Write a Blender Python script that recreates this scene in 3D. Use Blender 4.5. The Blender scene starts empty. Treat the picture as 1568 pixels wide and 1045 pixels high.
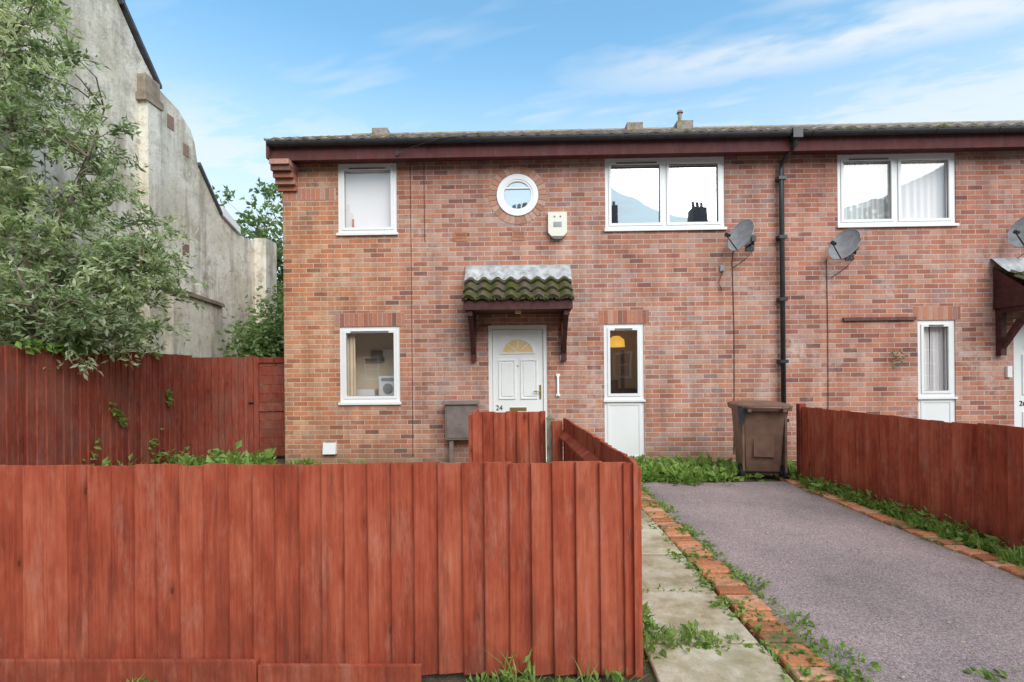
import bpy, math, random
from mathutils import Vector, Matrix
random.seed(7)
scene=bpy.context.scene
R=random.random
def U(a,b): return a+(b-a)*random.random()

# ------------------------------------------------------------------ mesh builder
class MB:
    def __init__(s): s.v=[];s.f=[];s.m=[];s.r=[];s.sm=[]
    def poly(s,vs,fs,m=0,r=None,sm=False):
        b=len(s.v); s.v+= [tuple(p) for p in vs]
        if r is None: r=R()
        for f in fs:
            s.f.append([b+i for i in f]); s.m.append(m); s.r.append(r); s.sm.append(sm)
    def box(s,x0,x1,y0,y1,z0,z1,m=0,r=None):
        s.poly([(x0,y0,z0),(x1,y0,z0),(x1,y1,z0),(x0,y1,z0),(x0,y0,z1),(x1,y0,z1),(x1,y1,z1),(x0,y1,z1)],
          [(0,3,2,1),(4,5,6,7),(0,1,5,4),(1,2,6,5),(2,3,7,6),(3,0,4,7)],m,r)
    def bbox(s,x0,x1,y0,y1,z0,z1,b=0.006,m=0,r=None):
        s.poly([(x0,y0,z0),(x1,y0,z0),(x1,y1,z0),(x0,y1,z0),
                (x0,y0,z1-b),(x1,y0,z1-b),(x1,y1,z1-b),(x0,y1,z1-b),
                (x0+b,y0+b,z1),(x1-b,y0+b,z1),(x1-b,y1-b,z1),(x0+b,y1-b,z1)],
          [(0,3,2,1),(8,9,10,11),(0,1,5,4),(1,2,6,5),(2,3,7,6),(3,0,4,7),(4,5,9,8),(5,6,10,9),(6,7,11,10),(7,4,8,11)],m,r)
    def quad(s,a,b,c,d,m=0,r=None): s.poly([a,b,c,d],[(0,1,2,3)],m,r)
    def tube(s,pts,rad,n=8,m=0,r=None,cap=True):
        pts=[Vector(p) for p in pts]
        if not hasattr(rad,'__len__'): rad=[rad]*len(pts)
        vs=[];fs=[]
        for i,p in enumerate(pts):
            d=(pts[min(i+1,len(pts)-1)]-pts[max(i-1,0)]).normalized()
            a=Vector((0,0,1)) if abs(d.z)<.9 else Vector((1,0,0))
            e1=d.cross(a).normalized(); e2=d.cross(e1)
            for k in range(n):
                t=2*math.pi*k/n
                vs.append(p+(e1*math.cos(t)+e2*math.sin(t))*rad[i])
        for i in range(len(pts)-1):
            for k in range(n):
                fs.append((i*n+k,i*n+(k+1)%n,(i+1)*n+(k+1)%n,(i+1)*n+k))
        s.poly(vs,fs,m,r,True)
        if cap:
            b=len(s.v)-len(vs)
            s.f.append([b+k for k in range(n)]);s.m.append(m);s.r.append(.5);s.sm.append(False)
            s.f.append([b+(len(pts)-1)*n+k for k in range(n)]);s.m.append(m);s.r.append(.5);s.sm.append(False)
    def prism(s,prof,axis,a0,a1,m=0,r=None):
        n=len(prof)
        def P(q,a):
            return {'x':(a,q[0],q[1]),'y':(q[0],a,q[1]),'z':(q[0],q[1],a)}[axis]
        vs=[P(q,a0) for q in prof]+[P(q,a1) for q in prof]
        fs=[tuple(range(n)),tuple(range(2*n-1,n-1,-1))]+[(i,(i+1)%n,n+(i+1)%n,n+i) for i in range(n)]
        s.poly(vs,fs,m,r)
    def build(s,name,mats,parent=None,fixn=False):
        me=bpy.data.meshes.new(name); me.from_pydata(s.v,[],s.f)
        for m in mats: me.materials.append(m)
        me.polygons.foreach_set('material_index',s.m)
        me.polygons.foreach_set('use_smooth',s.sm)
        at=me.attributes.new('rnd','FLOAT','FACE'); at.data.foreach_set('value',s.r)
        me.update()
        if fixn:
            import bmesh
            bm=bmesh.new();bm.from_mesh(me);bmesh.ops.recalc_face_normals(bm,faces=bm.faces);bm.to_mesh(me);bm.free()
        o=bpy.data.objects.new(name,me); scene.collection.objects.link(o)
        if parent: o.parent=parent
        return o
def empty(name,loc=(0,0,0)):
    e=bpy.data.objects.new(name,None); scene.collection.objects.link(e); e.empty_display_size=.1
    return e

# ------------------------------------------------------------------ node helpers
class NT:
    def __init__(s,name):
        s.mat=bpy.data.materials.new(name); s.mat.use_nodes=True
        s.t=s.mat.node_tree; s.t.nodes.clear()
        s.out=s.t.nodes.new('ShaderNodeOutputMaterial')
    def n(s,typ,ins=None,**kw):
        nd=s.t.nodes.new('ShaderNode'+typ)
        for k,v in kw.items(): setattr(nd,k,v)
        if ins:
            for k,v in ins.items(): s.set(nd.inputs[k],v)
        return nd
    def set(s,inp,v):
        if isinstance(v,bpy.types.NodeSocket): s.t.links.new(v,inp)
        elif isinstance(v,tuple) and len(v)==3 and inp.type=='RGBA': inp.default_value=(*v,1)
        else: inp.default_value=v
    def math(s,op,a,b=None,c=None,clamp=False):
        nd=s.n('Math',operation=op,use_clamp=clamp); s.set(nd.inputs[0],a)
        if b is not None: s.set(nd.inputs[1],b)
        if c is not None: s.set(nd.inputs[2],c)
        return nd.outputs[0]
    def mix(s,f,a,b,mode='MIX'):
        nd=s.n('MixRGB',blend_type=mode); s.set(nd.inputs[0],f); s.set(nd.inputs[1],a); s.set(nd.inputs[2],b); return nd.outputs[0]
    def ramp(s,f,stops,interp='LINEAR'):
        nd=s.n('ValToRGB'); cr=nd.color_ramp; cr.interpolation=interp
        while len(cr.elements)<len(stops): cr.elements.new(.5)
        for e,(p,c) in zip(cr.elements,stops):
            e.position=p; e.color=(*c,1) if hasattr(c,'__len__') else (c,c,c,1)
        s.set(nd.inputs[0],f); return nd.outputs[0]
    def coord(s):
        tc=s.n('TexCoord'); return tc.outputs['Object']
    def xyz(s,v):
        nd=s.n('SeparateXYZ',{0:v}); return nd.outputs
    def comb(s,x,y,z):
        return s.n('CombineXYZ',{0:x,1:y,2:z}).outputs[0]
    def noise(s,v,scale,detail=4,rough=.55,dist=0):
        return s.n('TexNoise',{'Vector':v,'Scale':scale,'Detail':min(detail,4),'Roughness':rough,'Distortion':0}).outputs['Fac']
    def mr(s,v,a,b,c=0.,d=1.,smooth=True):
        nd=s.n('MapRange',{0:v,1:a,2:b,3:c,4:d}); 
        if smooth: nd.interpolation_type='SMOOTHSTEP'
        return nd.outputs[0]
    def rnd(s): return s.n('Attribute',attribute_name='rnd').outputs['Fac']
    def bump(s,h,strength=.5,dist=.01):
        return s.n('Bump',{'Height':h,'Strength':strength,'Distance':dist}).outputs[0]
    def pbr(s,col,rough=.7,normal=None,spec=.3,metal=0.):
        b=s.n('BsdfPrincipled',{'Base Color':col,'Roughness':rough,'Specular IOR Level':spec,'Metallic':metal})
        if normal is not None: s.set(b.inputs['Normal'],normal)
        s.t.links.new(b.outputs[0],s.out.inputs[0]); return b

def simple(name,col,rough=.6,var=.15,scale=8,spec=.3,metal=0.,bump=.1):
    m=NT(name); c=m.coord(); n=m.noise(c,scale,4)
    lo=tuple(x*(1-var) for x in col); hi=tuple(min(1,x*(1+var)) for x in col)
    m.pbr(m.ramp(n,[(.3,lo),(.7,hi)]),rough,m.bump(n,bump,.01) if bump else None,spec,metal); return m.mat

BR=[(0,(.24,.125,.105)),(.10,(.37,.155,.115)),(.28,(.51,.215,.14)),(.48,(.58,.26,.17)),(.64,(.45,.21,.165)),(.80,(.61,.345,.255)),(.92,(.51,.29,.245)),(1,(.36,.21,.185))]
def brick_mat(name,tone=(1,1,1),eff=.34,stops=BR):
    m=NT(name); c=m.coord(); x,y,z=m.xyz(c)
    wob=m.noise(c,14,2); wob=m.math('MULTIPLY',m.math('SUBTRACT',wob,.5),.007)
    u=m.math('ADD',m.math('ADD',x,y),wob)
    zz=m.math('ADD',z,wob)
    rz=m.math('DIVIDE',zz,.075); row=m.math('FLOOR',rz)
    sh=m.math('MULTIPLY',m.math('MODULO',m.math('ADD',row,100),2),.5)
    cu=m.math('ADD',m.math('DIVIDE',u,.225),sh); col=m.math('FLOOR',cu)
    fu=m.math('FRACT',m.math('ADD',cu,100)); fv=m.math('FRACT',m.math('ADD',rz,10))
    du=m.math('MULTIPLY',m.math('MINIMUM',fu,m.math('SUBTRACT',1,fu)),.225)
    dv=m.math('MULTIPLY',m.math('MINIMUM',fv,m.math('SUBTRACT',1,fv)),.075)
    d=m.math('MINIMUM',du,dv)
    mask=m.mr(d,.003,.009)
    wn=m.n('TexWhiteNoise',{'Vector':m.comb(col,row,0.)},noise_dimensions='3D').outputs['Value']
    big=m.noise(c,.55,3)
    wn2=m.math('ADD',m.math('MULTIPLY',wn,.92),m.math('MULTIPLY',m.math('SUBTRACT',big,.42),.7),clamp=True)
    bc=m.ramp(wn2,stops)
    fine=m.noise(c,60,3,.7)
    bc=m.mix(1.,bc,m.ramp(fine,[(.25,.70),(.75,1.24)]),'MULTIPLY')
    e=m.math('MULTIPLY',m.mr(m.noise(c,1.1,5,.7),.47,.68),m.mr(m.noise(c,12,3,.7),.36,.62))
    bc=m.mix(m.math('MULTIPLY',e,eff),bc,(.70,.62,.57))
    mort=m.mix(big,(.46,.37,.31),(.70,.61,.54))
    colr=m.mix(mask,mort,bc)
    st=m.noise(m.comb(m.math('MULTIPLY',u,3.),0.,m.math('MULTIPLY',z,.5)),1.5,4,.6)
    colr=m.mix(1.,colr,m.ramp(st,[(.3,.76),(.6,1.06)]),'MULTIPLY')
    so_=m.mr(m.noise(c,.9,4,.75),.50,.68); colr=m.mix(m.math('MULTIPLY',so_,.5),colr,m.mix(1.,colr,(.66,.60,.61),'MULTIPLY'))
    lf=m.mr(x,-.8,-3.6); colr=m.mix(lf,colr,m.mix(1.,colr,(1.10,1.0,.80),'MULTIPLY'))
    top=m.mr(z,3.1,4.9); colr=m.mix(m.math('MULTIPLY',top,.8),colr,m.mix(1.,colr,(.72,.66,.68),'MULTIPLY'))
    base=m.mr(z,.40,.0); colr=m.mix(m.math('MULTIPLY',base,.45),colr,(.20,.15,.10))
    colr=m.mix(1.,colr,tone,'MULTIPLY')
    h=m.math('ADD',mask,m.math('MULTIPLY',fine,.35))
    m.pbr(colr,.9,m.bump(h,.6,.006),.15); return m.mat

def brickunit_mat(name,stops=BR,moss=0.,tone=(1,1,1)):
    m=NT(name); c=m.coord(); r=m.rnd(); col=m.ramp(r,stops); n=m.noise(c,45,3,.7)
    col=m.mix(1.,col,m.ramp(n,[(.25,.7),(.75,1.2)]),'MULTIPLY')
    col=m.mix(1.,col,tone,'MULTIPLY')
    if moss: col=m.mix(m.math('MULTIPLY',m.mr(m.noise(c,5,4,.7),.5,.66),moss),col,(.13,.14,.06))
    m.pbr(col,.88,m.bump(n,.5,.005),.15); return m.mat

def wood_mat(name,stops,algae=.0,grain=1.,knot=1.):
    m=NT(name); c=m.coord(); x,y,z=m.xyz(c); u=m.math('ADD',x,y); r=m.rnd()
    v=m.comb(m.math('ADD',m.math('MULTIPLY',u,60.),m.math('MULTIPLY',r,37.)),m.math('MULTIPLY',r,11.),m.math('MULTIPLY',z,2.6))
    g=m.noise(v,1.,4,.7,.8)
    v2=m.comb(m.math('ADD',m.math('MULTIPLY',u,5.),m.math('MULTIPLY',r,4.)),0.,m.math('MULTIPLY',z,2.2))
    b=m.noise(v2,1.,4,.68,.5)
    f=m.math('ADD',m.math('MULTIPLY',m.math('SUBTRACT',r,.5),.24),m.math('ADD',m.math('MULTIPLY',b,1.05),m.math('MULTIPLY',m.math('SUBTRACT',g,.50),.85*grain)),clamp=True)
    col=m.ramp(f,stops)
    vor=m.n('TexVoronoi',{'Vector':m.comb(m.math('ADD',m.math('MULTIPLY',u,6.),m.math('MULTIPLY',r,3.)),m.math('MULTIPLY',r,9.),m.math('MULTIPLY',z,2.8)),'Scale':1.}).outputs['Distance']
    kn=m.math('ADD',m.mr(vor,.075,.03),m.math('MULTIPLY',m.mr(vor,.22,.05),.5),clamp=True)
    col=m.mix(m.math('MULTIPLY',kn,.75*knot),col,tuple(q*.33 for q in stops[1][1]))
    # faded streaks along the grain
    sc=m.math('MULTIPLY',m.mr(m.noise(m.comb(m.math('MULTIPLY',u,9.),m.math('MULTIPLY',r,2.),m.math('MULTIPLY',z,2.4)),1.,4,.8),.48,.78),.45)
    col=m.mix(sc,col,tuple(min(1,q*w_) for q,w_ in zip(stops[4][1],(1.0,1.3,1.55))))
    # dark run-off stains, heavier toward the boards' feet
    dk=m.math('MULTIPLY',m.mr(m.noise(m.comb(m.math('MULTIPLY',u,10.),0.,m.math('MULTIPLY',z,1.3)),1.,4,.75),.50,.70),.6)
    col=m.mix(dk,col,(.19,.048,.032))
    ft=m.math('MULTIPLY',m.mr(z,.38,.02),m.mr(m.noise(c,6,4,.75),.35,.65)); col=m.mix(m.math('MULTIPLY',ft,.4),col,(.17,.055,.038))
    if algae: col=m.mix(m.math('MULTIPLY',m.mr(m.noise(c,2.5,4),.45,.65),algae),col,(.22,.12,.09))
    m.pbr(col,.94,m.bump(m.math('ADD',g,m.math('MULTIPLY',b,.5)),.6,.004),.06); return m.mat

def leaf_mat(name,stops,trans=.35,rough=.55):
    m=NT(name); r=m.rnd(); c=m.coord(); 
    f=m.math('ADD',m.math('MULTIPLY',r,.75),m.math('MULTIPLY',m.noise(c,2.2,2),.35),clamp=True)
    col=m.ramp(f,stops)
    b=m.n('BsdfPrincipled',{'Base Color':col,'Roughness':rough,'Specular IOR Level':.35})
    t=m.n('BsdfTranslucent',{'Color':m.mix(1.,col,(1.3,1.35,.7),'MULTIPLY')})
    mx=m.n('MixShader',{0:trans,1:b.outputs[0],2:t.outputs[0]}); m.t.links.new(mx.outputs[0],m.out.inputs[0]); return m.mat

M={}
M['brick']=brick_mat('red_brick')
M['brick2']=brick_mat('red_brick_neighbour',(1.0,.95,.95),.7)
M['brickunit']=brickunit_mat('brick_units',BR,0,(1.0,.95,.92))
M['ringbrick']=brickunit_mat('round_arch_brick',[(0,(.40,.21,.15)),(.5,(.52,.28,.20)),(1,(.56,.36,.29))])
M['edgebrick']=brickunit_mat('edging_brick',[(0,(.40,.15,.075)),(.5,(.62,.24,.115)),(1,(.62,.33,.21))],.9)
M['mortar']=simple('mortar',(.50,.41,.35),.9,.2,20)
FW=[(0,(.150,.028,.017)),(.25,(.265,.050,.028)),(.5,(.395,.083,.045)),(.75,(.50,.130,.072)),(1,(.57,.20,.12))]
M['fence']=wood_mat('red_stained_fence',FW)
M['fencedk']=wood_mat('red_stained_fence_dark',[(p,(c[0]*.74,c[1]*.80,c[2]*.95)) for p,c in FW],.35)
M['post']=simple('weathered_post',(.36,.34,.24),.9,.35,14,.2,0,.5)
M['upvc']=simple('white_upvc',(.88,.88,.88),.35,.02,5,.45,0,.0)
M['doorw']=simple('white_door',(.88,.88,.87),.4,.02,5,.45,0,.0)
M['black']=simple('black_plastic',(.035,.035,.04),.4,.3,10,.5)
M['fascia']=wood_mat('fascia_stain',[(0,(.085,.034,.036)),(.25,(.11,.045,.045)),(.5,(.13,.055,.055)),(.75,(.16,.07,.07)),(1,(.18,.09,.085))],0,.5,0)
M['lead']=simple('lead_flashing',(.42,.43,.44),.65,.38,9,.3,.0,.5)
M['dark']=simple('dark_brown_wood',(.085,.030,.028),.6,.3,12)
M['cable']=simple('cable_brown',(.14,.07,.06),.6,.3,12)
M['grey']=simple('grey_metal',(.36,.37,.39),.55,.2,12,.3)
M['meter']=simple('meter_box_brown',(.21,.165,.15),.6,.25,6)
M['terra']=simple('terracotta_vent',(.52,.23,.13),.8,.15,20)
M['cream']=simple('interior_cream',(.93,.80,.64),.9,.03,2,.1,0,0)
M['carpet']=simple('interior_floor',(.55,.45,.38),.9,.1,2,.1,0,0)
M['blind']=simple('white_blind',(.93,.87,.88),.9,.02,2,.1,0,0)
M['beige']=simple('beige_curtain',(.70,.56,.42),.9,.08,6,.1,0,0)
m=NT('amber_glass'); c=m.coord(); b=m.pbr(m.mix(m.noise(c,8,2),(.85,.50,.16),(.90,.76,.50)),.25,None,.5); M['gold']=m.mat  # warm room light behind the fanlight, painted into its base colour
m=NT('lit_amber_shade'); b=m.pbr((.9,.5,.08),.5); b.inputs['Emission Color'].default_value=(1,.55,.08,1); b.inputs['Emission Strength'].default_value=.8; M['lamp']=m.mat
M['porch']=simple('porch_light_lens',(.75,.55,.30),.3,.1,10)
def glass_mat(name,refl):
    m=NT(name); c=m.coord(); n=m.noise(c,1.3,1)
    g=m.n('BsdfGlossy',{'Color':(1,1,1),'Roughness':.015,'Normal':m.bump(n,.12,.02)})
    t=m.n('BsdfTransparent',{'Color':(.97,.98,.97)})
    lw=m.n('LayerWeight',{'Blend':.5}).outputs['Facing']
    f=m.math('ADD',m.math('MULTIPLY',m.math('POWER',lw,4.),.8),refl,clamp=True)
    mx=m.n('MixShader',{0:f,1:t.outputs[0],2:g.outputs[0]}); m.t.links.new(mx.outputs[0],m.out.inputs[0]); return m.mat
M['glass']=glass_mat('window_glass',.13)
M['glassU']=glass_mat('window_glass_coated',.58)
m=NT('lace_curtain'); c=m.coord(); x,y,z=m.xyz(c)
vo=m.n('TexVoronoi',{'Vector':c,'Scale':9.}).outputs['Distance']
f=m.mr(vo,.25,.45,.0,.30)
d=m.n('BsdfDiffuse',{'Color':(.90,.90,.89)}); tr=m.n('BsdfTransparent')
mx=m.n('MixShader',{0:f,1:d.outputs[0],2:tr.outputs[0]}); m.t.links.new(mx.outputs[0],m.out.inputs[0]); M['lace']=m.mat
def tile_mat(name,base,moss,mc=(.10,.12,.035)):
    m=NT(name); c=m.coord(); n=m.noise(c,12,4,.7)
    col=m.mix(1.,base,m.ramp(n,[(.25,.65),(.75,1.35)]),'MULTIPLY')
    col=m.mix(m.math('MULTIPLY',m.mr(m.noise(c,30,2,.7),.55,.7),.30),col,(.38,.36,.32))
    ms=m.mr(m.noise(c,4.5,4,.75),.62-.3*moss,.72-.25*moss)
    col=m.mix(m.math('MULTIPLY',ms,min(1.,.5+moss)),col,m.mix(n,mc,(mc[0]*2.2,mc[1]*2.1,mc[2]*1.6)))
    m.pbr(col,.9,m.bump(n,.7,.012),.2); return m.mat
M['rooftile']=tile_mat('concrete_roof_tile',(.32,.26,.225),.35)
M['mossytile']=tile_mat('mossy_canopy_tile',(.11,.085,.065),.6,(.045,.052,.016))
m=NT('aged_render'); c=m.coord(); x,y,z=m.xyz(c)
n1=m.noise(c,.7,4,.68,.5); n2=m.noise(c,4,4,.75)
col=m.ramp(n1,[(.25,(.55,.47,.36)),(.42,(.74,.67,.54)),(.55,(.86,.80,.69)),(.75,(.92,.88,.80))])
sv=m.noise(m.comb(m.math('MULTIPLY',x,2.),m.math('MULTIPLY',y,2.2),m.math('MULTIPLY',z,.35)),1.,4,.7)
col=m.mix(m.math('MULTIPLY',m.mr(sv,.45,.66),.7),col,(.33,.28,.22))
up=m.mr(z,3.5,8.5); col=m.mix(m.math('MULTIPLY',m.math('MULTIPLY',up,m.mr(n2,.3,.6)),.55),col,(.44,.40,.34))
col=m.mix(m.math('MULTIPLY',m.mr(n2,.52,.66),.5),col,(.38,.32,.25))
bl=m.mr(m.noise(c,1.6,4,.8),.56,.68); col=m.mix(m.math('MULTIPLY',bl,.55),col,(.28,.24,.19))
m.pbr(col,.93,m.bump(n2,.7,.03),.12); M['render']=m.mat
m=NT('red_tarmac'); c=m.coord(); x,y,z=m.xyz(c); n=m.noise(c,75,3,.85); n2=m.noise(c,1.1,4,.6); n3=m.noise(c,240,1,.5)
col=m.ramp(n,[(.30,(.17,.13,.12)),(.45,(.35,.275,.258)),(.58,(.46,.37,.35)),(.75,(.72,.62,.58))])
col=m.mix(1.,col,m.ramp(n3,[(.35,.62),(.65,1.30)]),'MULTIPLY')
col=m.mix(1.,col,m.ramp(n2,[(.3,(.74,.72,.73)),(.50,(.96,.92,.93)),(.70,(1.18,1.08,1.09))]),'MULTIPLY')
col=m.mix(m.math('MULTIPLY',m.mr(y,4.2,6.2),.4),col,m.mix(1.,col,(.80,.84,.86),'MULTIPLY'))
ed=m.math('MAXIMUM',m.mr(x,1.60,1.40),m.mr(x,3.10,3.32))
col=m.mix(m.math('MULTIPLY',m.math('MULTIPLY',ed,m.mr(m.noise(c,6,4,.75),.38,.6)),.7),col,(.18,.17,.09))
vo=m.n('TexVoronoi',{'Vector':c,'Scale':7.},feature='F1').outputs['Distance']
col=m.mix(m.math('MULTIPLY',m.mr(vo,.10,.03),.5),col,(.20,.18,.10))
m.pbr(col,.94,m.bump(n,.9,.008),.08); M['tarmac']=m.mat
m=NT('concrete_slab'); c=m.coord(); r=m.rnd(); n=m.noise(c,90,3,.8); n2=m.noise(c,3.,4,.75,.4)
col=m.ramp(n2,[(.3,(.34,.25,.14)),(.45,(.55,.44,.29)),(.58,(.68,.58,.43)),(.75,(.78,.70,.57))])
col=m.mix(1.,col,m.ramp(r,[(0,.80),(1,1.05)]),'MULTIPLY'); col=m.mix(1.,col,m.ramp(n,[(.3,.80),(.7,1.12)]),'MULTIPLY')
col=m.mix(m.math('MULTIPLY',m.mr(m.noise(c,1.7,4,.8),.48,.62),.55),col,(.30,.25,.14))
m.pbr(col,.9,m.bump(n,.4,.004),.15); M['slab']=m.mat
m=NT('soil_ground'); c=m.coord(); n=m.noise(c,7,4,.75); n3=m.noise(c,60,4,.8)
col=m.ramp(n,[(.3,(.075,.058,.04)),(.5,(.15,.12,.08)),(.62,(.13,.15,.055)),(.8,(.24,.21,.14))])
col=m.mix(1.,col,m.ramp(n3,[(.3,.7),(.7,1.3)]),'MULTIPLY')
m.pbr(col,.95,m.bump(m.math('ADD',n,n3),.9,.03),.1); M['soil']=m.mat
M['asphalt']=simple('road_asphalt',(.10,.10,.10),.9,.3,80,.2,0,.4)
M['pave']=simple('pavement_concrete',(.42,.40,.37),.9,.2,6,.2,0,.3)
M['bin']=simple('brown_bin_plastic',(.185,.105,.075),.5,.25,7,.4,0,.15)
M['bark']=simple('bark',(.17,.14,.10),.9,.35,18,.1,0,.6)
M['slate']=simple('slate',(.10,.105,.12),.7,.3,6)
M['leafT']=leaf_mat('silver_green_leaves',[(0,(.06,.10,.045)),(.3,(.15,.215,.095)),(.52,(.30,.375,.21)),(.75,(.53,.59,.40)),(1,(.78,.81,.68))],.42)
M['leafB']=leaf_mat('background_leaves',[(0,(.05,.09,.035)),(.45,(.13,.20,.07)),(.8,(.22,.32,.13)),(1,(.36,.44,.24))],.4)
M['weed']=leaf_mat('weed_leaves',[(0,(.07,.12,.03)),(.4,(.16,.27,.055)),(.75,(.27,.40,.10)),(1,(.42,.52,.20))],.4)

# ------------------------------------------------------------------ leaf tools
def add_leaf(mb,p,d,L,W,rnd,fold=.25):
    d=d.normalized(); a=Vector((U(-1,1),U(-1,1),U(-1,1)))
    s=d.cross(a); 
    if s.length<1e-3: s=Vector((1,0,0))
    s.normalize(); n=s.cross(d)
    p=Vector(p)
    mid=p+d*L*.45
    mb.poly([p,mid+s*W*.5+n*W*fold,p+d*L-n*L*.12,mid-s*W*.5+n*W*fold,mid],[(0,4,1),(1,4,2),(2,4,3),(3,4,0)],0,rnd,False)
def weed_clump(mb,cx,cy,cz,rad,h,n,L=.08,W=.04,upb=.8):
    for i in range(n):
        a=U(0,6.283); q=rad*math.sqrt(R()); x=cx+q*math.cos(a); y=cy+q*math.sin(a)
        z=cz+h*R()*(1-.5*(q/rad)**2)
        d=Vector((math.cos(a)*U(.2,1),math.sin(a)*U(.2,1),U(-.2,upb)))
        l=L*U(.5,1.3)
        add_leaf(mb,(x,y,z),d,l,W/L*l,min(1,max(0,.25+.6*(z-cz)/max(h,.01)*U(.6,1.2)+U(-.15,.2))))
def grass_tuft(mb,cx,cy,cz,rad,h,n):
    for i in range(n):
        a=U(0,6.283);q=rad*R(); p=Vector((cx+q*math.cos(a),cy+q*math.sin(a),cz)); l=h*U(.5,1.2)
        d=Vector((math.cos(a)*U(.05,.7),math.sin(a)*U(.05,.7),1)).normalized()
        s=Vector((-math.sin(a),math.cos(a),0))*.004
        mid=p+d*l*.6; tip=mid+(d+Vector((math.cos(a),math.sin(a),-.4))*.6)*l*.4
        mb.poly([p-s,p+s,mid+s*.8,mid-s*.8,tip],[(0,1,2,3),(3,2,4)],0,U(.3,1))

# ------------------------------------------------------------------ ground
g=MB(); g.quad((-250,-250,-.012),(250,-250,-.012),(250,250,-.012),(-250,250,-.012)); g.build('ground',[M['soil']])
g=MB(); g.quad((-60,-12,.0),(60,-12,.0),(60,1.75,.0),(-60,1.75,.0)); 
g.build('pavement',[M['pave']])
g=MB(); g.quad((-60,-9.5,.004),(60,-9.5,.004),(60,-1.6,.004),(-60,-1.6,.004)); g.build('road',[M['asphalt']])
g=MB()
g.box(-60,60,-1.6,-1.47,.0,.11); g.build('kerb',[M['pave']])
g=MB(); nx,ny=20,40; vs=[];fs=[]
for j in range(ny+1):
    for i in range(nx+1):
        x=1.40+(3.30-1.40)*i/nx; y=1.76+(6.15-1.76)*j/ny
        vs.append((x,y,.006+.004*math.sin(x*4+y*2.3)))
for j in range(ny):
    for i in range(nx):
        a=j*(nx+1)+i; fs.append((a,a+1,a+nx+2,a+nx+1))
g.poly(vs,fs,0,.5,True); g.build('driveway',[M['tarmac']])
g=MB(); y=1.31
while y<7.4:
    dx=U(-.008,.008); t=.018+U(-.004,.004)
    g.bbox(.60+dx,1.20+dx,y+.009,y+.591,-.03,t,.006); 
    y+=.6
g.build('paving_slab_path',[M['slab']])
g=MB()
for i in range(90):
    x=U(1.5,3.2); y=U(2.0,6.0); s=U(.004,.012); z=.012
    g.poly([(x-s,y,z),(x,y-s*.7,z),(x+s,y+s*.2,z),(x+s*.1,y+s,z),(x,y,z+s*.7)],[(0,1,4),(1,2,4),(2,3,4),(3,0,4)],0,R())
g.build('loose_chippings',[simple('chippings',(.45,.36,.25),.9,.4,30)])
def edging(name,xa,w,y0,y1):
    g=MB(); y=y0
    while y<y1:
        s=(y-y0)*-.012
        dx=U(-.012,.012); t=.028+U(-.009,.009)
        g.bbox(xa+dx+s,xa+w+dx+s,y+.006,y+.097+U(-.005,.002),-.03,t,.008); y+=.105
    g.build(name,[M['edgebrick']])
edging('brick_edging',1.23,.20,1.78,6.2)
edging('brick_edging',3.30,.15,1.78,6.2)

# ------------------------------------------------------------------ houses
YF=7.65
def wall_open(mb,x0,x1,z0,z1,ops,y=YF,rev=.10,m=0):
    xs=sorted(set([x0,x1]+[o[0] for o in ops]+[o[1] for o in ops])); zs=sorted(set([z0,z1]+[o[2] for o in ops]+[o[3] for o in ops]))
    for i in range(len(xs)-1):
        for j in range(len(zs)-1):
            cx=(xs[i]+xs[i+1])/2; cz=(zs[j]+zs[j+1])/2
            if any(o[0]<cx<o[1] and o[2]<cz<o[3] for o in ops): continue
            mb.quad((xs[i],y,zs[j]),(xs[i+1],y,zs[j]),(xs[i+1],y,zs[j+1]),(xs[i],y,zs[j+1]),m)
    for o in ops:
        if len(o)>4: continue
        a,b,c,d=o; Y=y+rev
        mb.quad((a,y,c),(a,Y,c),(a,Y,d),(a,y,d),m); mb.quad((b,Y,c),(b,y,c),(b,y,d),(b,Y,d),m)
        mb.quad((a,y,d),(a,Y,d),(b,Y,d),(b,y,d),m); mb.quad((a,Y,c),(a,y,c),(b,y,c),(b,Y,c),m)
def frame_rect(mb,x0,x1,z0,z1,y0,y1,w,m=0):
    mb.box(x0,x0+w,y0,y1,z0,z1,m); mb.box(x1-w,x1,y0,y1,z0,z1,m)
    mb.box(x0+w,x1-w,y0,y1,z0,z0+w,m); mb.box(x0+w,x1-w,y0,y1,z1-w,z1,m)
YW=YF+.015
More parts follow.
